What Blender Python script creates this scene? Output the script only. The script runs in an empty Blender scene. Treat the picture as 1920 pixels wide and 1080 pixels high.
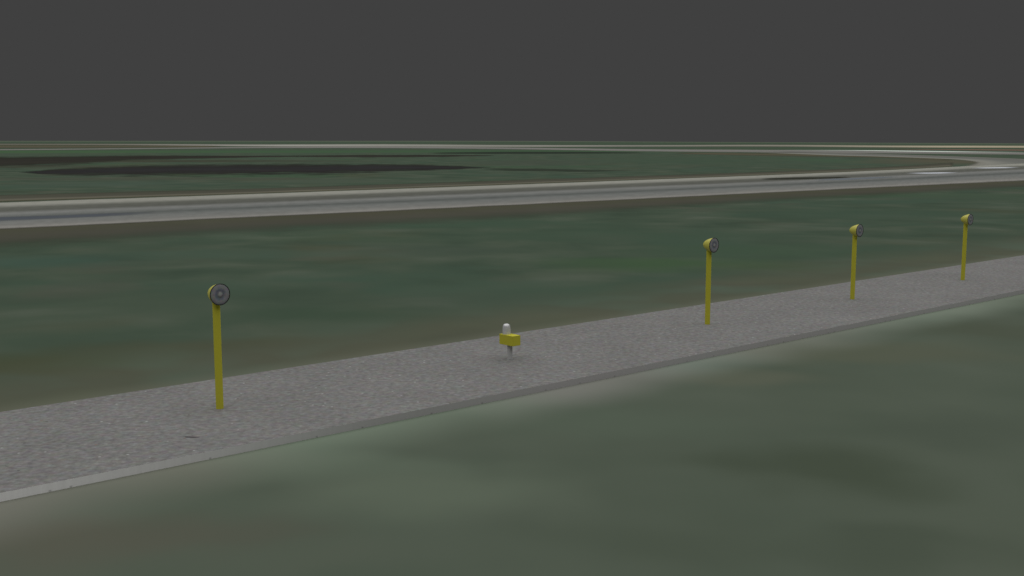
import bpy, bmesh, math, random
from mathutils import Vector, Matrix

random.seed(7)
scene = bpy.context.scene
C = scene.collection

# ------------------------------------------------------------------ survey
CAM_H, FPX, HZ = 2.36, 2100.0, 260.5
PITCH = math.atan((540 - HZ) / FPX)
SLAB = 0.06


def gp(px, py, z=0.0):
    """surveyed position on the ground of a point read off the photograph"""
    dx, dy = (px - 960) / FPX, -(py - 540) / FPX
    d = (dx, math.cos(PITCH) + dy * math.sin(PITCH), -math.sin(PITCH) + dy * math.cos(PITCH))
    t = (z - CAM_H) / d[2]
    return Vector((d[0] * t, d[1] * t, z))


AZ = math.radians(48.35)                               # direction of the path and the lamp row
T = Vector((math.sin(AZ), math.cos(AZ), 0))            # along the path
NRM = Vector((math.cos(AZ), -math.sin(AZ), 0))         # across it, towards the near side
NEAR0 = gp(1200, 686, SLAB)
WIDTH = 2.30

EIRR = 0.86                                            # light on level ground, per unit of albedo


def lin(c):
    c /= 255.0
    return c / 12.92 if c <= 0.04045 else ((c + 0.055) / 1.055) ** 2.4


def A(r, g, b, k=1.0):
    return (min(lin(r) / EIRR * k, .9), min(lin(g) / EIRR * k, .9), min(lin(b) / EIRR * k, .9), 1)


# ------------------------------------------------------------------ node helpers
class NT:
    def __init__(self, name):
        self.m = bpy.data.materials.new(name)
        self.m.use_nodes = True
        self.t = self.m.node_tree
        self.t.nodes.clear()
        self.out = self.t.nodes.new('ShaderNodeOutputMaterial')
        self.b = self.t.nodes.new('ShaderNodeBsdfPrincipled')
        self.t.links.new(self.b.outputs[0], self.out.inputs[0])
        self.b.inputs['Roughness'].default_value = 0.9
        self.b.inputs['Specular IOR Level'].default_value = 0.0

    def set(self, sock, v):
        if hasattr(v, 'is_output'):
            self.t.links.new(v, sock)
        else:
            sock.default_value = v

    def n(self, typ, **kw):
        nd = self.t.nodes.new(typ)
        for k, v in kw.items():
            setattr(nd, k, v)
        return nd

    def math(self, op, a, b=0.0, c=None, clamp=False):
        nd = self.n('ShaderNodeMath', operation=op, use_clamp=clamp)
        self.set(nd.inputs[0], a)
        self.set(nd.inputs[1], b)
        if c is not None:
            self.set(nd.inputs[2], c)
        return nd.outputs[0]

    def vmath(self, op, a, b=None, out=0):
        nd = self.n('ShaderNodeVectorMath', operation=op)
        self.set(nd.inputs[0], a)
        if b is not None:
            self.set(nd.inputs[1], b)
        return nd.outputs[out]

    def mix(self, f, a, b, blend='MIX'):
        nd = self.n('ShaderNodeMix', data_type='RGBA', blend_type=blend)
        self.set(nd.inputs[0], f)
        self.set(nd.inputs[6], a)
        self.set(nd.inputs[7], b)
        return nd.outputs[2]

    def noise(self, vec, scale, detail=2.0, rough=0.5, dist=0.0, color=False):
        nd = self.n('ShaderNodeTexNoise')
        if vec is not None:
            self.set(nd.inputs['Vector'], vec)
        nd.inputs['Scale'].default_value = scale
        nd.inputs['Detail'].default_value = detail
        nd.inputs['Roughness'].default_value = rough
        nd.inputs['Distortion'].default_value = dist
        return nd.outputs['Color' if color else 'Fac']

    def rng(self, v, a, b, c=0.0, d=1.0, smooth=True):
        nd = self.n('ShaderNodeMapRange', interpolation_type='SMOOTHSTEP' if smooth else 'LINEAR')
        self.set(nd.inputs[0], v)
        for i, x in enumerate((a, b, c, d)):
            self.set(nd.inputs[1 + i], x)
        return nd.outputs[0]

    def ramp(self, f, stops, mode='EASE'):
        nd = self.n('ShaderNodeValToRGB')
        cr = nd.color_ramp
        cr.interpolation = mode
        while len(cr.elements) < len(stops):
            cr.elements.new(0.5)
        for e, (p, col) in zip(cr.elements, stops):
            e.position = p
            e.color = col
        self.set(nd.inputs[0], f)
        return nd.outputs[0]

    def obj(self):
        return self.n('ShaderNodeTexCoord').outputs['Object']

    def uv(self):
        s = self.n('ShaderNodeSeparateXYZ')
        self.t.links.new(self.n('ShaderNodeTexCoord').outputs['UV'], s.inputs[0])
        return s.outputs[0], s.outputs[1]

    def base(self, col):
        self.set(self.b.inputs['Base Color'], col)

    def fade(self, alpha):
        """worn edge: the sheet gives way to the grass it lies on"""
        self.set(self.b.inputs['Alpha'], alpha)


# ------------------------------------------------------------------ mesh helpers
def link(name, bm, mats, parent=None, smooth=False):
    me = bpy.data.meshes.new(name)
    bmesh.ops.recalc_face_normals(bm, faces=bm.faces)
    bm.to_mesh(me)
    bm.free()
    for m in mats if isinstance(mats, (list, tuple)) else [mats]:
        me.materials.append(m)
    if smooth:
        for p in me.polygons:
            p.use_smooth = True
        me.set_sharp_from_angle(angle=math.radians(38))
    o = bpy.data.objects.new(name, me)
    C.objects.link(o)
    if parent:
        o.parent = parent
    return o


def structure(o):
    o['kind'] = 'structure'
    return o


def thing(name, label, cat, loc, group=None):
    o = bpy.data.objects.new(name, None)
    o.empty_display_size = 0.1
    C.objects.link(o)
    o.location = loc
    o['label'], o['category'] = label, cat
    if group:
        o['group'] = group
    return o


def lathe(profile, seg=48, mat=None):
    """surface of revolution about local Z, profile = [(r, z), ...]"""
    bm = bmesh.new()
    rings = []
    for r, z in profile:
        if r < 1e-6:
            rings.append([bm.verts.new((0, 0, z))])
        else:
            rings.append([bm.verts.new((r * math.cos(2 * math.pi * k / seg), r * math.sin(2 * math.pi * k / seg), z))
                          for k in range(seg)])
    for a, b in zip(rings, rings[1:]):
        for k in range(seg):
            k2 = (k + 1) % seg
            if len(a) == 1 and len(b) == 1:
                continue
            if len(a) == 1:
                bm.faces.new((a[0], b[k], b[k2]))
            elif len(b) == 1:
                bm.faces.new((a[k], b[0], a[k2]))
            else:
                bm.faces.new((a[k], b[k], b[k2], a[k2]))
    if mat is not None:
        bm.transform(mat)
    return bm


def spline(pts, sub):
    out = []
    for i in range(len(pts) - 1):
        p0, p1, p2, p3 = pts[max(i - 1, 0)], pts[i], pts[i + 1], pts[min(i + 2, len(pts) - 1)]
        for s in range(sub):
            t = s / sub
            out.append(0.5 * ((2 * p1) + (p2 - p0) * t + (2 * p0 - 5 * p1 + 4 * p2 - p3) * t * t
                              + (3 * p1 - p0 - 3 * p2 + p3) * t ** 3))
    out.append(pts[-1])
    return out


def ribbon(name, back, front, z, mat, sub=6, rows=4):
    """a sheet lying on the ground between two survey lines; u runs along it, v from back to front"""
    a = spline([gp(*p) for p in back], sub)
    b = spline([gp(*p) for p in front], sub)
    bm = bmesh.new()
    uvl = bm.loops.layers.uv.new('UVMap')
    grid, n = [], len(a)
    for i in range(n):
        grid.append([bm.verts.new((*(a[i].lerp(b[i], j / rows)).xy, z)) for j in range(rows + 1)])
    for i in range(n - 1):
        for j in range(rows):
            f = bm.faces.new((grid[i][j], grid[i][j + 1], grid[i + 1][j + 1], grid[i + 1][j]))
            for lp, (u, v) in zip(f.loops, ((i, j), (i, j + 1), (i + 1, j + 1), (i + 1, j))):
                lp[uvl].uv = (u / (n - 1), v / rows)
    o = link(name, bm, mat)
    if o.data.polygons[0].normal.z < 0:
        o.data.flip_normals()
    return structure(o)


def cols(name, rows_, z, mat, **kw):
    return ribbon(name, [(x, t) for x, t, b in rows_], [(x, b) for x, t, b in rows_], z, mat, **kw)


# ------------------------------------------------------------------ materials
def grass_material():
    m = NT('grass')
    P = m.obj()
    wn = m.noise(P, 0.7, 2.0, 0.5, color=True)
    warp = m.vmath('MULTIPLY', m.vmath('SUBTRACT', wn, (0.5, 0.5, 0.5)), (1.5, 1.5, 0))
    W = m.vmath('ADD', P, warp)
    n1 = m.noise(P, 0.42, 3.0, 0.50, 0.3)           # metre sized tufts of tone
    n2 = m.noise(m.vmath('ADD', P, (31, 17, 0)), 0.16, 3.0, 0.55, 0.2)
    n3 = m.noise(m.vmath('ADD', P, (-51, 7, 0)), 0.30, 2.0, 0.5)
    n4 = m.noise(m.vmath('ADD', P, (5, 77, 0)), 0.045, 3.0, 0.6)
    col = m.ramp(n1, [(0.28, A(57, 69, 58)), (0.45, A(63, 75, 63)), (0.58, A(69, 79, 67)), (0.74, A(78, 86, 75))], 'LINEAR')
    col = m.mix(m.rng(n2, 0.50, 0.68, 0, .75), col, A(61, 77, 65))
    col = m.mix(m.rng(n2, 0.44, 0.30, 0, .5), col, A(72, 73, 58))
    col = m.mix(m.rng(n3, 0.58, 0.74, 0, .38), col, A(76, 75, 67))
    col = m.mix(m.rng(n4, 0.56, 0.70, 0, .45), col, A(60, 82, 60))
    # distance across the path: s > 0 on the near side, along it: a
    s = m.vmath('DOT_PRODUCT', m.vmath('SUBTRACT', P, tuple(NEAR0.xy) + (0,)), tuple(NRM), out=1)
    sw = m.math('ADD', s, m.math('MULTIPLY', m.math('SUBTRACT', n1, 0.5), 1.1))
    # thinner, greyer turf on the near side of the path
    thin = m.mix(m.noise(P, 0.55, 2.0, 0.5), A(68, 77, 66), A(86, 93, 82))
    col = m.mix(m.rng(sw, -0.4, 0.6, 0, 0.86), col, thin)
    blobs = BLOBS
    for (px, py, rx, ry, c, k) in blobs:
        g = gp(px, py)
        mp = m.n('ShaderNodeMapping', vector_type='TEXTURE')
        m.set(mp.inputs['Vector'], W)
        mp.inputs['Location'].default_value = (g.x, g.y, 0)
        mp.inputs['Scale'].default_value = (rx, ry, 1e6)
        ln = m.vmath('LENGTH', mp.outputs[0], out=1)
        col = m.mix(m.rng(ln, 0.15, 1.0, k, 0.0), col, A(*c))
    # worn, stony soil along both edges of the path
    pv = m.noise(m.vmath('ADD', P, (3, 3, 0)), 0.45, 2.0, 0.5)
    aa = m.vmath('DOT_PRODUCT', m.vmath('SUBTRACT', P, tuple(NEAR0.xy) + (0,)), tuple(T), out=1)
    af = m.math('ADD', m.rng(aa, -8.0, 12.0, smooth=False), m.math('MULTIPLY', m.math('SUBTRACT', n1, .5), .06))
    pale = m.ramp(af, [((a + 8) / 20, A(*c)) for a, c in EDGE], 'LINEAR')
    f0 = m.rng(m.math('ADD', s, m.math('MULTIPLY', m.math('SUBTRACT', pv, .5), .9)), 0.95, -0.10, 0, .95)
    col = m.mix(m.math('MULTIPLY', f0, m.math('GREATER_THAN', s, -1.0)), col, pale)
    far_ = m.math('SUBTRACT', m.math('MULTIPLY', s, -1.0), WIDTH)
    farw = m.math('ADD', far_, m.math('MULTIPLY', m.math('SUBTRACT', n1, 0.5), 2.4))
    tan_ = m.ramp(pv, [(0.36, A(83, 84, 70)), (0.5, A(80, 80, 68)), (0.64, A(82, 90, 78))], 'LINEAR')
    gate = m.rng(s, -WIDTH + .2, -WIDTH - .1)
    f1 = m.math('MULTIPLY', m.rng(farw, 2.9, 0.6, 0, .68), gate)
    col = m.mix(f1, col, tan_)
    f2 = m.math('MULTIPLY', m.rng(far_, 0.7, -0.1, 0, .75), gate)
    col = m.mix(f2, col, A(98, 100, 88))
    m.base(col)
    return m.m


#  centre on the photograph, radii in metres, colour, strength
BLOBS = [
    (60, 1010, 1.3, .75, (83, 83, 73), .8), (330, 985, 1.1, .6, (80, 81, 71), .65),
    (800, 925, 1.3, .9, (87, 96, 83), .9), (660, 870, 1.0, .6, (88, 98, 85), .7), (560, 1040, 1.0, .5, (79, 86, 75), .7),
    (1250, 1010, 1.2, .7, (70, 78, 67), .65), (1560, 880, 1.3, .9, (65, 73, 61), .9),
    (1800, 800, 1.2, 1.0, (70, 78, 68), .6), (1150, 800, 1.2, .9, (80, 90, 78), .6),
    (1640, 660, 2.2, 1.1, (83, 86, 72), .6), (1860, 620, 1.6, 1.2, (72, 78, 66), .8),
    (1360, 705, 1.4, .7, (88, 91, 78), .6), (1700, 1020, 1.0, .6, (67, 75, 64), .7),
    (40, 680, 2.4, .9, (65, 70, 53), .85), (330, 655, 2.2, .9, (66, 70, 55), .8),
    (300, 560, 2.6, 2.0, (62, 74, 62), .6), (600, 590, 2.4, 1.2, (58, 72, 59), .8),
    (60, 490, 3.0, 1.6, (62, 80, 70), .7), (420, 475, 4.0, 1.5, (64, 80, 69), .6),
    (860, 420, 7.0, 2.6, (60, 76, 63), .8), (1150, 440, 6.5, 3.0, (61, 76, 63), .8),
    (1400, 470, 4.0, 2.4, (61, 77, 62), .8), (1250, 495, 3.2, 1.8, (60, 80, 57), .8),
    (1640, 400, 6.0, 4.0, (60, 75, 63), .8), (1850, 370, 6.0, 5.0, (64, 76, 64), .7),
    (1500, 500, 2.2, 1.4, (66, 75, 59), .6), (1700, 470, 3.0, 2.4, (62, 76, 64), .6),
    (880, 560, 2.4, 1.4, (64, 75, 64), .6), (800, 470, 3.0, 2.0, (66, 76, 66), .6),
    (1540, 300, 7.0, 26., (63, 81, 65), .85), (1300, 300, 16., 34., (63, 77, 64), .7),
    (1000, 305, 10., 20., (66, 73, 64), .7), (620, 340, 9.0, 5.0, (72, 80, 69), .7),
    (180, 345, 8.0, 6.0, (67, 80, 70), .7), (400, 284, 130., 34., (62, 84, 62), .9),
    (-200, 285, 90., 30., (64, 86, 62), .9), (900, 283, 60., 22., (62, 82, 62), .8),
    (1640, 278.6, 110., 26., (62, 76, 60), .8), (1300, 268.8, 160., 60., (58, 76, 58), .8),
    (330, 302, 26., 9., (60, 60, 50), .85), (1770, 302.5, 9., 22., (80, 78, 66), .95), (1690, 305, 7., 16., (76, 77, 66), .7),
    (120, 312, 14., 8., (66, 68, 58), .6), (250, 335, 16., 4., (72, 73, 64), .6), (500, 267, 300., 70., (64, 80, 66), .8), (700, 265.3, 420., 90., (88, 98, 84), .8),
    (1800, 272, 70., 26., (66, 86, 68), .7), (1850, 280.2, 50., 10., (64, 80, 62), .7),
]


#  soil along the near kerb: metres along it, colour
EDGE = [(-7.0, (110, 109, 102)), (-5.0, (107, 109, 99)), (-4.1, (106, 117, 103)), (-2.5, (107, 117, 104)), (-1.3, (113, 114, 108)), (-.3, (111, 112, 106)),
        (.6, (111, 119, 110)), (1.9, (110, 113, 104)), (3.4, (108, 112, 103)), (5.5, (110, 119, 107)), (8.5, (104, 112, 100))]


def sheet_material(name, stops, soft=0.15, ends=0.06, var=0.12, vscale=0.12, alpha=1.0, streak=None, tint=None, rag=0.5):
    """pavement, bare soil or paint lying on the turf, with worn edges.  stops: colour across the strip"""
    m = NT(name)
    u, v = m.uv()
    P = m.obj()
    n = m.noise(P, vscale, 3.0, 0.55)
    nn = m.math('SUBTRACT', n, 0.5)
    vv = m.math('ADD', v, m.math('MULTIPLY', nn, var * 0.5))
    col = m.ramp(vv, stops, 'LINEAR') if len(stops) > 1 else stops[0][1]
    if streak:
        cc = m.n('ShaderNodeCombineXYZ')
        m.set(cc.inputs[0], m.math('MULTIPLY', u, 14.0))
        m.set(cc.inputs[1], m.math('MULTIPLY', v, 1.0))
        sn = m.rng(m.noise(cc.outputs[0], streak, 3.0, .6), 0.3, 0.7, .92, 1.08, smooth=False)
        c2 = m.n('ShaderNodeCombineXYZ')
        for i in range(3):
            m.set(c2.inputs[i], sn)
        col = m.mix(1.0, col, c2.outputs[0], 'MULTIPLY')
    if tint:
        col = m.mix(1.0, col, m.ramp(u, tint, 'LINEAR'), 'MULTIPLY')
    g = m.math('ADD', 1.0, m.math('MULTIPLY', nn, var * 2.0))
    cc = m.n('ShaderNodeCombineXYZ')
    for i in range(3):
        m.set(cc.inputs[i], g)
    col = m.mix(1.0, col, cc.outputs[0], 'MULTIPLY')
    m.base(col)
    ew = m.math('MULTIPLY', m.math('SUBTRACT', m.noise(P, vscale * 4, 2.0, 0.5), 0.5), soft * rag)
    ve = m.math('ADD', v, ew)
    a = m.math('MULTIPLY', m.rng(ve, 0.0, soft), m.rng(ve, 1.0, 1.0 - soft))
    if ends > 0:
        a = m.math('MULTIPLY', a, m.math('MULTIPLY', m.rng(u, 0.0, ends), m.rng(u, 1.0, 1.0 - ends)))
    if alpha < 1:
        a = m.math('MULTIPLY', a, alpha)
    m.fade(a)
    return m.m


def gravel_material():
    m = NT('washed_gravel')
    P = m.obj()
    f1 = m.noise(P, 19.0, 3.5, 0.68)
    f2 = m.noise(m.vmath('ADD', P, (9, 4, 0)), 12.0, 2.5, 0.6, color=True)
    big = m.noise(P, 1.3, 2.0, 0.5)
    col = m.ramp(f1, [(0.24, A(92, 91, 90)), (0.38, A(105, 104, 103)), (0.50, A(113, 112, 111)), (0.62, A(120, 120, 119)), (0.78, A(136, 136, 135))], 'LINEAR')
    col = m.mix(0.18, col, m.mix(1.0, f2, A(208, 208, 208), 'MULTIPLY'), 'OVERLAY')
    v = m.n('ShaderNodeTexVoronoi', feature='F1')
    m.set(v.inputs['Vector'], P)
    v.inputs['Scale'].default_value = 11.0
    sep = m.n('ShaderNodeSeparateColor')
    m.t.links.new(v.outputs['Color'], sep.inputs[0])
    spot = m.rng(v.outputs['Distance'], 0.16, 0.08)
    lite = m.math('MULTIPLY', spot, m.math('GREATER_THAN', sep.outputs[0], 0.82))
    dark = m.math('MULTIPLY', spot, m.math('LESS_THAN', sep.outputs[0], 0.12))
    rust = m.math('MULTIPLY', spot, m.math('GREATER_THAN', sep.outputs[1], 0.955))
    col = m.mix(m.math('MULTIPLY', lite, .65), col, A(164, 166, 166))
    col = m.mix(m.math('MULTIPLY', dark, .60), col, A(66, 62, 60))
    col = m.mix(m.math('MULTIPLY', rust, .6), col, A(118, 92, 80))
    g = m.rng(big, 0.3, 0.7, 0.95, 1.06, smooth=False)
    cc = m.n('ShaderNodeCombineXYZ')
    for i in range(3):
        m.set(cc.inputs[i], g)
    col = m.mix(1.0, col, cc.outputs[0], 'MULTIPLY')
    m.base(col)
    return m.m


def kerb_material():
    m = NT('kerb_concrete')
    P = m.obj()
    a = m.vmath('DOT_PRODUCT', P, tuple(T), out=1)
    ca = m.n('ShaderNodeCombineXYZ')
    m.set(ca.inputs[0], a)
    sepz = m.n('ShaderNodeSeparateXYZ')
    m.set(sepz.inputs[0], P)
    z = sepz.outputs[2]
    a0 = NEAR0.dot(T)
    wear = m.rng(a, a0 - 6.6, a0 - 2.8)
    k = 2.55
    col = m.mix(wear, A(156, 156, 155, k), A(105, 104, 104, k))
    col = m.mix(m.math('MULTIPLY', m.noise(ca.outputs[0], 22.0, 2, .6), .3), col, A(88, 87, 86, k))
    v = m.n('ShaderNodeTexVoronoi', feature='F1', voronoi_dimensions='1D')
    m.set(v.inputs['W'], a)
    v.inputs['Scale'].default_value = 1.5
    tick = m.math('MULTIPLY', m.rng(v.outputs['Distance'], 0.020, 0.008), m.rng(z, 0.016, 0.009))
    col = m.mix(m.math('MULTIPLY', tick, .35), col, A(40, 38, 36))
    m.base(col)
    return m.m


def paint(name, col, rough=0.45, spec=0.3, var=0.05, scale=40):
    m = NT(name)
    P = m.obj()
    g = m.rng(m.noise(P, scale, 3, .6), 0.3, 0.7, 1 - var, 1 + var, smooth=False)
    cc = m.n('ShaderNodeCombineXYZ')
    for i in range(3):
        m.set(cc.inputs[i], g)
    m.base(m.mix(1.0, col, cc.outputs[0], 'MULTIPLY'))
    m.b.inputs['Roughness'].default_value = rough
    m.b.inputs['Specular IOR Level'].default_value = spec
    return m.m


def lens_material():
    m = NT('lens_glass')
    P = m.obj()
    sp = m.n('ShaderNodeSeparateXYZ')
    m.set(sp.inputs[0], P)
    r = m.vmath('LENGTH', m.vmath('MULTIPLY', P, (1, 1, 0)), out=1)
    n = m.noise(P, 34.0, 2.0, .5, color=True)
    rr = m.math('ADD', r, m.math('MULTIPLY', m.math('SUBTRACT', m.noise(P, 40, 2, .5), .5), .02))
    col = m.ramp(m.math('DIVIDE', rr, 0.0935), [(0.0, A(98, 98, 98, LK)), (0.15, A(92, 92, 92, LK)), (0.27, A(66, 68, 71, LK)), (0.42, A(66, 69, 76, LK)),
                                            (0.62, A(86, 86, 88, LK)), (0.85, A(82, 82, 84, LK)), (1.0, A(74, 74, 76, LK))], 'LINEAR')
    col = m.mix(.30, col, m.mix(1.0, n, A(150, 149, 152, LK), 'MULTIPLY'), 'OVERLAY')
    m.base(col)
    m.b.inputs['Roughness'].default_value = 0.25
    m.b.inputs['Specular IOR Level'].default_value = 0.25
    return m.m


LK = 2.45
YEL = (0.50, 0.47, 0.045, 1)
M_grass = grass_material()
M_gravel = gravel_material()
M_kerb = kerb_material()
M_yellow = paint('yellow_paint', YEL, 0.7, 0.1, 0.012, 30)
M_head = paint('yellow_housing', (0.56, 0.53, 0.10, 1), 0.40, 0.35, 0.012, 30)
M_black = paint('black_rubber', (0.012, 0.012, 0.013, 1), 0.5, 0.2)
M_lens = lens_material()
M_grey = paint('grey_steel', (0.47, 0.47, 0.47, 1), 0.7, 0.1, 0.02)
M_globe = paint('white_glass', (0.55, 0.55, 0.56, 1), 0.28, 1.0, 0.0)
_b = next(n for n in M_globe.node_tree.nodes if n.type == 'BSDF_PRINCIPLED')
_b.inputs['Coat Weight'].default_value = 1.0
_b.inputs['Coat IOR'].default_value = 1.9
_b.inputs['Coat Roughness'].default_value = 0.12

# ------------------------------------------------------------------ ground
bm = bmesh.new()
e1, e2 = gp(900, 264.0), gp(1920, 268.7)
d = (e2 - e1)
pts = [(-1700, gp(900, 264.0).y + 45), (e1.x, e1.y), (e2.x, e2.y), (e2 + d * 1.0).xy[:], ((e2 + d).x, -220), (-1700, -220)]
bm.faces.new([bm.verts.new((p[0], p[1], 0)) for p in pts])
ground = link('ground', bm, M_grass)
if ground.data.polygons[0].normal.z < 0:
    ground.data.flip_normals()
structure(ground)

# path of washed gravel with a bare concrete kerb face
bm = bmesh.new()
L0, L1 = -13.0, 32.0
c0 = [NEAR0 + T * L0, NEAR0 + T * L1, NEAR0 + T * L1 - NRM * WIDTH, NEAR0 + T * L0 - NRM * WIDTH]
top = [bm.verts.new((p.x, p.y, SLAB)) for p in c0]
bot = [bm.verts.new((p.x, p.y, -0.02)) for p in c0]
bm.faces.new(top)
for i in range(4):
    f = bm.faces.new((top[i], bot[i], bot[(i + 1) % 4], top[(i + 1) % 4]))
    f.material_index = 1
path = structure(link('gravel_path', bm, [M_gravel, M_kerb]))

# taxi road and what lies along it
ROAD_B = [(-900, 410), (-450, 395), (0, 379.5), (480, 363.2), (960, 346), (1440, 328), (1680, 317.8), (1830, 310.3), (2000, 302.5), (2350, 288)]
ROAD_F = [(-900, 476), (-450, 453.5), (0, 432), (480, 409), (960, 386.5), (1440, 363), (1680, 351.5), (1830, 344.5), (2060, 334), (2550, 311)]
M_road = sheet_material('worn_tarmac', [(0.0, A(128, 128, 120)), (0.06, A(136, 136, 128)), (0.17, A(132, 132, 125)), (0.29, A(89, 90, 84)), (0.42, A(84, 85, 80)),
                                      (0.52, A(113, 114, 112)), (0.60, A(100, 102, 100)), (0.67, A(83, 86, 84)), (0.76, A(104, 106, 104)), (0.88, A(111, 111, 108)),
                                      (0.95, A(127, 125, 121)), (1.0, A(118, 116, 110))], soft=0.06, ends=0.0, var=0.10, vscale=0.10, streak=14.0)
M_verge = sheet_material('bare_soil', [(0.0, A(84, 82, 68)), (0.45, A(83, 81, 68)), (0.65, A(82, 79, 71)), (1.0, A(75, 77, 67))], soft=0.36, ends=0.03, var=0.18, vscale=0.2, alpha=.62)
M_verge_b = sheet_material('bare_soil_back', [(0.0, A(72, 74, 64)), (0.55, A(76, 75, 66)), (0.72, A(98, 96, 85)), (0.86, A(80, 78, 62)), (1.0, A(74, 72, 60))],
                           soft=0.25, ends=0.03, var=0.18, vscale=0.16, alpha=.9)
vb = [(-450, 378, 397), (0, 364.5, 380.5), (480, 352.5, 364.5), (960, 337, 347), (1440, 321.5, 328.8), (1680, 311.5, 318.6), (1790, 303.5, 313)]
cols('dirt_verge', vb, 0.004, M_verge_b)
vf = [(-450, 426, 494), (0, 408, 474), (480, 390, 442), (960, 372, 415), (1440, 352, 382), (1920, 333, 354), (2300, 316, 334)]
cols('dirt_verge', vf, 0.004, M_verge)

# far fields and pavements, farthest first
M_far = sheet_material('far_pavement', [(0, A(120, 116, 108)), (0.5, A(148, 148, 142)), (1, A(128, 122, 114))], soft=0.25, ends=0.02, var=0.25, vscale=0.02,
                       tint=[(0.0, (.45, .42, .38, 1)), (0.18, (.55, .53, .5, 1)), (0.32, (.95, .96, .96, 1)), (0.45, (.82, .83, .82, 1)), (0.58, (.72, .72, .70, 1)), (0.72, (.72, .70, .64, 1)), (0.84, (1.15, 1.05, .86, 1)), (1, (1.0, .9, .72, 1))])
cols('runway', [(-500, 268.6, 272.0), (0, 269.3, 271.8), (240, 269.6, 272.6), (480, 270.4, 275.4), (720, 269.9, 275.6), (960, 271.3, 276.4), (1200, 271.8, 275.4), (1440, 271.0, 275.4), (1680, 272.4, 277.2), (1920, 272.8, 278.2), (2300, 274.5, 281)], 0.004, M_far)
M_fr = sheet_material('far_road', [(0, A(128, 124, 116)), (0.4, A(112, 112, 110)), (1, A(112, 110, 104))], soft=0.22, ends=0.0, var=0.12, vscale=0.03)
cols('service_road', [(-500, 283.2, 285.6), (0, 279.7, 281.9), (240, 277.8, 279.9), (480, 275.4, 278.0), (720, 274.2, 278.2), (960, 276.4, 280.3), (1200, 279.4, 284.2), (1440, 280.6, 286.6), (1680, 283.6, 288.4), (1920, 286.0, 290.6), (2300, 289.8, 295)], 0.008, M_fr)
M_wl = sheet_material('bleached_concrete', [(0, A(186, 194, 186))], soft=0.3, ends=0.35, var=0.05, vscale=0.05)
cols('concrete_strip', [(1440, 280.6, 281.6), (1600, 281.4, 282.9), (1680, 282.0, 284.2), (1800, 283.5, 285.8), (1980, 285.6, 287.0)], 0.012, M_wl)
M_rd = sheet_material('red_soil', [(0, A(112, 90, 80))], soft=0.3, ends=0.3, var=0.1, vscale=0.05)
cols('red_track', [(1640, 278.8, 280.0), (1760, 279.6, 281.0), (1880, 280.0, 282.6), (2100, 281.4, 284.4)], 0.012, M_rd)
M_tan = sheet_material('dry_grass', [(0, A(86, 84, 66)), (1, A(90, 86, 74))], soft=0.35, ends=0.1, var=0.2, vscale=0.04, alpha=.8)
cols('dry_verge', [(-300, 271.5, 280), (0, 271.5, 279.5), (240, 272.2, 278), (420, 273, 276.8)], 0.006, M_tan)
cols('dry_verge', [(1260, 285.5, 289), (1440, 286.5, 293), (1560, 288.5, 295), (1680, 291.5, 297.5), (1790, 296, 303)], 0.006, M_tan)

M_hz = sheet_material('pale_meadow', [(0, A(96, 103, 90)), (1, A(84, 94, 80))], soft=0.25, ends=0.0, var=0.15, vscale=0.01, alpha=.8)
cols('meadow', [(-700, 264.4, 266.4), (0, 264.1, 266.4), (900, 264.1, 266.0), (1300, 266.0, 267.6), (1920, 268.9, 270.8), (2300, 270.6, 272.8)], 0.004, M_hz)

# side road curving away to the left behind the field
IN = [(1770, 317), (1815, 308.5), (1822, 303.6), (1790, 299.4), (1740, 297.0), (1690, 295.2), (1640, 293.5), (1560, 291.5), (1480, 288.5), (1400, 286.0)]
OUT = [(2180, 309), (2050, 303.2), (1970, 300.1), (1900, 297.2), (1850, 295.2), (1790, 293.1), (1735, 291.2), (1660, 288.9), (1570, 286.2), (1470, 283.6)]
M_br = sheet_material('side_tarmac', [(0.0, A(112, 112, 106)), (0.25, A(96, 96, 92)), (0.6, A(102, 103, 99)), (0.85, A(122, 122, 115)), (1.0, A(112, 110, 102))], soft=0.08, ends=0.1, var=0.10, vscale=0.06)
ribbon('side_road', OUT, IN, 0.010, M_br)
ribbon('road', ROAD_B, ROAD_F, 0.014, M_road, sub=8, rows=6)

# bare burnt earth in the far field
M_dark = sheet_material('burnt_earth', [(0, A(48, 47, 42)), (0.5, A(45, 45, 46)), (1, A(49, 46, 44))], soft=0.38, ends=0.14, var=0.30, vscale=0.13, rag=1.4, alpha=.96)
cols('bare_field', [(30, 321.5, 323.8), (60, 320.0, 326.2), (90, 317, 329), (140, 314, 331), (240, 309.6, 332.5), (360, 306.8, 332.5), (480, 306.0, 331.5), (600, 306.0, 330.5), (720, 306.4, 325), (800, 308, 321.5), (880, 311.4, 317.2), (930, 313, 315.4)], 0.004, M_dark)
M_dark2 = sheet_material('dark_earth', [(0, A(48, 49, 43)), (0.5, A(48, 47, 43)), (1, A(56, 54, 49))], soft=0.36, ends=0.12, var=0.28, vscale=0.10, rag=1.4, alpha=.93)
cols('bare_field', [(-400, 297, 330), (-150, 295, 322), (0, 292.8, 317.5), (60, 292.4, 315.5), (150, 291.6, 310), (240, 290.8, 302.5), (330, 291.0, 299.6), (430, 291.6, 297), (520, 291.6, 294.6), (600, 291.4, 294.4)], 0.004, M_dark2)
cols('bare_field', [(540, 291.6, 294.2), (640, 290.6, 295.2), (720, 290.2, 295.6), (830, 290.2, 294.6), (880, 290.8, 293.4), (930, 291, 292.6)], 0.006, M_dark2)
M_dg = sheet_material('dark_turf', [(0, A(46, 53, 46))], soft=0.3, ends=0.15, var=0.1, vscale=0.05, alpha=.95)
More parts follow.
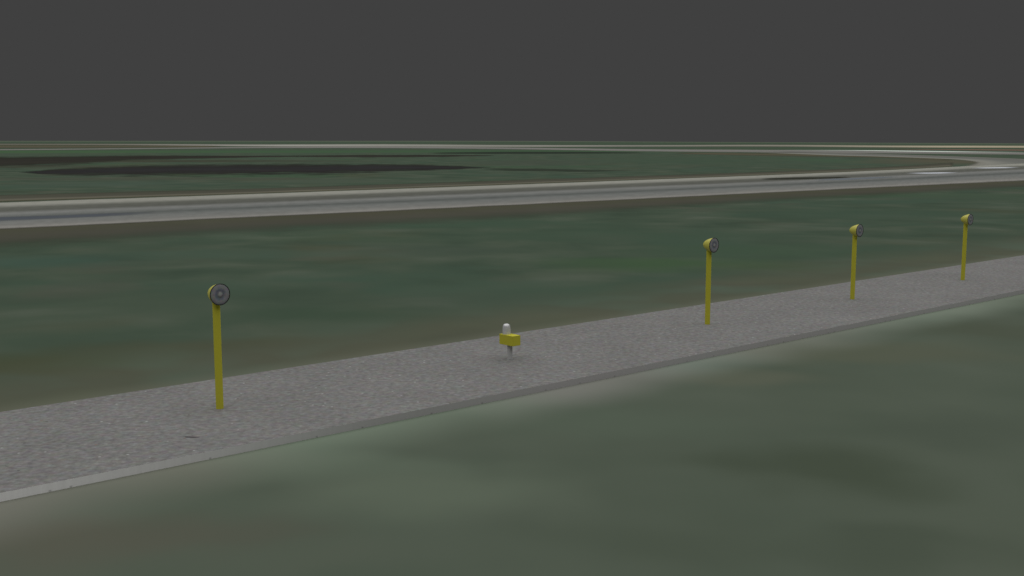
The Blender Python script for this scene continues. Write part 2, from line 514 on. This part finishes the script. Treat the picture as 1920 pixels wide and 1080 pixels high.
cols('dark_turf', [(800, 286, 288.2), (880, 285.0, 288.8), (960, 284.2, 288.9), (1060, 284.2, 288.7), (1130, 284.9, 288.2), (1220, 286, 287.6)], 0.004, M_dg)
M_dg2 = sheet_material('faint_dark_turf', [(0, A(54, 60, 52))], soft=0.35, ends=0.25, var=0.12, vscale=0.08, alpha=.6, rag=1.2)  # half-transparent patch of darker green turf
cols('dark_turf', [(900, 315, 319), (960, 315, 321.5), (1020, 315.5, 321.5), (1100, 318, 323), (1200, 318, 321)], 0.004, M_dg2)

# stains and painted marks on the road
M_st = sheet_material('oil_stain', [(0, A(50, 51, 45))], soft=0.35, ends=0.2, var=0.05, alpha=.92)
cols('road_stain', [(1425, 334.8, 338.2), (1480, 332.8, 338.0), (1530, 332.2, 336.8), (1600, 331.4, 334.2)], 0.018, M_st)
M_wm = sheet_material('white_marking', [(0, A(196, 200, 208))], soft=0.40, ends=0.4, var=0.03)
cols('road_marking', [(1695, 324.4, 326.0), (1750, 323.6, 326.2), (1800, 323.0, 325.0)], 0.018, M_wm)
cols('road_marking', [(1815, 314.8, 316.2), (1865, 313.9, 316.3), (1915, 313.6, 315.4)], 0.018, M_wm)
M_bl = sheet_material('pale_blue_patch', [(0, A(110, 117, 124))], soft=0.4, ends=0.35, var=0.05, alpha=.7)  # paler, bluish patch of tarmac
cols('road_stain', [(1520, 336.4, 340.2), (1600, 333.4, 337.8), (1690, 330.4, 333.2)], 0.018, M_bl)
M_bl2 = sheet_material('blue_stain', [(0, A(84, 89, 98))], soft=0.4, ends=0.25, var=0.05, alpha=.6)
cols('road_stain', [(-160, 412, 422), (0, 406.5, 416.5), (120, 403, 411.5), (300, 396, 402.5)], 0.018, M_bl2)

# ------------------------------------------------------------------ lamps on posts
R_POST, R_LENS, DEPTH = 0.032, 0.0915, 0.158
HEAD_Z = 1.058 - SLAB


def make_lamp():
    t = thing('signal_lamp', 'lamp', 'lamp', (0, 0, SLAB), 'yellow lamps on posts along the gravel path')
    off = 0.074
    ax = Vector((NRM.x, NRM.y, 0.0)).normalized()
    rot = ax.to_track_quat('Z', 'Y').to_matrix().to_4x4()
    # post, set into the gravel, closed under the housing
    bm = lathe([(0, -0.03), (R_POST, -0.03), (R_POST, HEAD_Z - 0.045), (R_POST * .97, HEAD_Z - .03), (0, HEAD_Z - .03)], 32)
    post = link('post', bm, M_yellow, t, True)
    # housing: blunt paraboloid bowl, its mouth at the lens
    prof = [(0.0, 1.0), (.08, .996), (.16, .983), (.24, .962), (.33, .925), (.42, .874), (.51, .81), (.60, .73), (.69, .63), (.775, .51), (.85, .385), (.915, .255), (.965, .125), (1.0, 0.0)]
    pr = [(r * R_LENS, -z * DEPTH) for r, z in prof] + [(R_LENS * .94, 0.0), (R_LENS * .90, -.012)]
    house = link('housing', lathe(pr, 56), M_head, t, True)
    house.matrix_local = Matrix.Translation(ax * off + Vector((0, 0, HEAD_Z))) @ rot
    # black rubber gasket
    pr = [(R_LENS + 0.0026 * math.cos(a) - .0008, 0.0015 + 0.0040 * math.sin(a)) for a in [2 * math.pi * k / 10 for k in range(11)]]
    link('rim', lathe(pr, 56), M_black, house, True)
    # lens: domed glass with moulded rings round the bulb cap
    pr = [(R_LENS * .985, -.001), (R_LENS * .93, .0030), (R_LENS * .80, .0055), (R_LENS * .62, .0068), (R_LENS * .46, .0056), (R_LENS * .34, .0036),
          (R_LENS * .27, .0040), (R_LENS * .23, .0072), (R_LENS * .14, .0092), (0, .0100)]
    link('lens', lathe(pr, 56), M_lens, house, True)
    return t


base_px = [(412.7, 765.8), (1325.5, 607.7), (1598.0, 560.9), (1805.4, 525.1)]
surv = [gp(x, y, SLAB) for x, y in base_px]
step = [0, 2, 3, 4]
# least squares: regular spacing on one straight line
ms = sum(step) / 4
mx, my = sum(p.x for p in surv) / 4, sum(p.y for p in surv) / 4
den = sum((s - ms) ** 2 for s in step)
kx = sum((s - ms) * (p.x - mx) for s, p in zip(step, surv)) / den
ky = sum((s - ms) * (p.y - my) for s, p in zip(step, surv)) / den
spots = [Vector((mx + kx * (s - ms), my + ky * (s - ms), SLAB)) for s in step]
labels = ['yellow lamp on a post standing alone, its round grey lens facing the viewer almost squarely',
          'yellow lamp on a post standing nearest to the low yellow box light on its right',
          'yellow lamp on a post, second from the right end of the row',
          'smallest and farthest yellow lamp on a post, last of the row at the right']
lamp = make_lamp()
for i, (sp, lb) in enumerate(zip(spots, labels)):
    if i == 0:
        o = lamp
    else:
        o = lamp.copy()
        C.objects.link(o)
        for ch in list(lamp.children):
            c = ch.copy()
            C.objects.link(c)
            c.parent = o
            for g in ch.children:
                q = g.copy()
                C.objects.link(q)
                q.parent = c
    o.location = sp
    o['label'] = lb

# ------------------------------------------------------------------ low box light
bp = gp(956.0, 673.4, SLAB)
bl = thing('edge_light', 'low light with a frosted white globe on a yellow box and short grey stem', 'light', bp)
link('stem', lathe([(0, -.02), (.027, -.02), (.027, .165), (0, .165)], 32), M_grey, bl, True)
LB, WB, HB, Z0 = 0.213, 0.110, 0.106, 0.157
bm = bmesh.new()
bmesh.ops.create_cube(bm, size=1)
frame = Matrix((NRM.to_4d(), T.to_4d(), Vector((0, 0, 1, 0)), Vector((0, 0, 0, 1)))).transposed()
frame[3][3] = 1
for k in range(3):
    frame[3][k] = 0
    frame[k][3] = 0
bmesh.ops.scale(bm, vec=(LB, WB, HB), verts=bm.verts)
bmesh.ops.bevel(bm, geom=bm.edges[:], offset=0.0015, segments=2, affect='EDGES')
bmesh.ops.translate(bm, vec=(0.0, 0, Z0 + HB / 2), verts=bm.verts)
bm.transform(frame)
box = link('box', bm, M_yellow, bl)
gpos = -NRM * 0.054
prof = [(0.0, .117), (.012, .1165), (.022, .114), (.030, .109), (.0355, .101), (.0395, .089), (.042, .072), (.0432, .050), (.0438, .025), (.044, 0.0005), (0, 0.0005)]
gl = link('globe', lathe([(r, z * .94) for r, z in prof], 48), M_globe, bl, True)
gl.location = (gpos.x, gpos.y, Z0 + HB)

# a dead twig on the gravel
bm = bmesh.new()
p0 = gp(360, 820, SLAB)
pts = [Vector((-.060, .012, 0)), Vector((-.045, .004, 0)), Vector((-.01, -.004, 0)), Vector((.03, -.004, 0)), Vector((0.058, .004, 0))]
rad = [.0015, .0032, .0036, .003, .0012]
rings = []
for p, r in zip(pts, rad):
    rings.append([bm.verts.new((p.x, p.y + r * math.cos(a), r + r * math.sin(a))) for a in [2 * math.pi * k / 8 for k in range(8)]])
for a, b in zip(rings, rings[1:]):
    for k in range(8):
        bm.faces.new((a[k], b[k], b[(k + 1) % 8], a[(k + 1) % 8]))
bm.faces.new(rings[0])
bm.faces.new(rings[-1])
tw = link('twig', bm, paint('dead_wood', A(92, 87, 88), .9, 0), None, True)
tw.location = p0
tw['label'], tw['category'] = 'short thin dark twig lying on the grey gravel', 'twig'

# ------------------------------------------------------------------ light: evenly overcast, dull grey sky
w = bpy.data.worlds.new('World')
scene.world = w
w.use_nodes = True
bg = w.node_tree.nodes['Background']
bg.inputs[0].default_value = (0.0513, 0.0513, 0.0513, 1)
bg.inputs[1].default_value = 1.0
sd = bpy.data.lights.new('sun', 'SUN')
sd.energy = 2.6
sd.angle = math.radians(116)
sd.color = (1.0, 0.995, 0.98)
sun = bpy.data.objects.new('sun', sd)
C.objects.link(sun)
sun.rotation_euler = (math.radians(0), 0, 0)

# ------------------------------------------------------------------ camera
cd = bpy.data.cameras.new('camera')
cd.sensor_width, cd.lens = 32.0, 35.0
cd.clip_start, cd.clip_end = 0.1, 6000
cam = bpy.data.objects.new('camera', cd)
C.objects.link(cam)
cam.location = (0, 0, CAM_H)
cam.rotation_euler = (math.pi / 2 - PITCH, 0, 0)
scene.camera = cam
vs = scene.view_settings
vs.view_transform = 'Standard'
vs.look = 'None'
vs.exposure, vs.gamma = 0.0, 1.0
vs.use_curve_mapping = False
scene.render.engine = 'CYCLES'
scene.cycles.use_denoising = True
scene.cycles.denoiser = 'OPENIMAGEDENOISE'
scene.cycles.transparent_max_bounces = 24
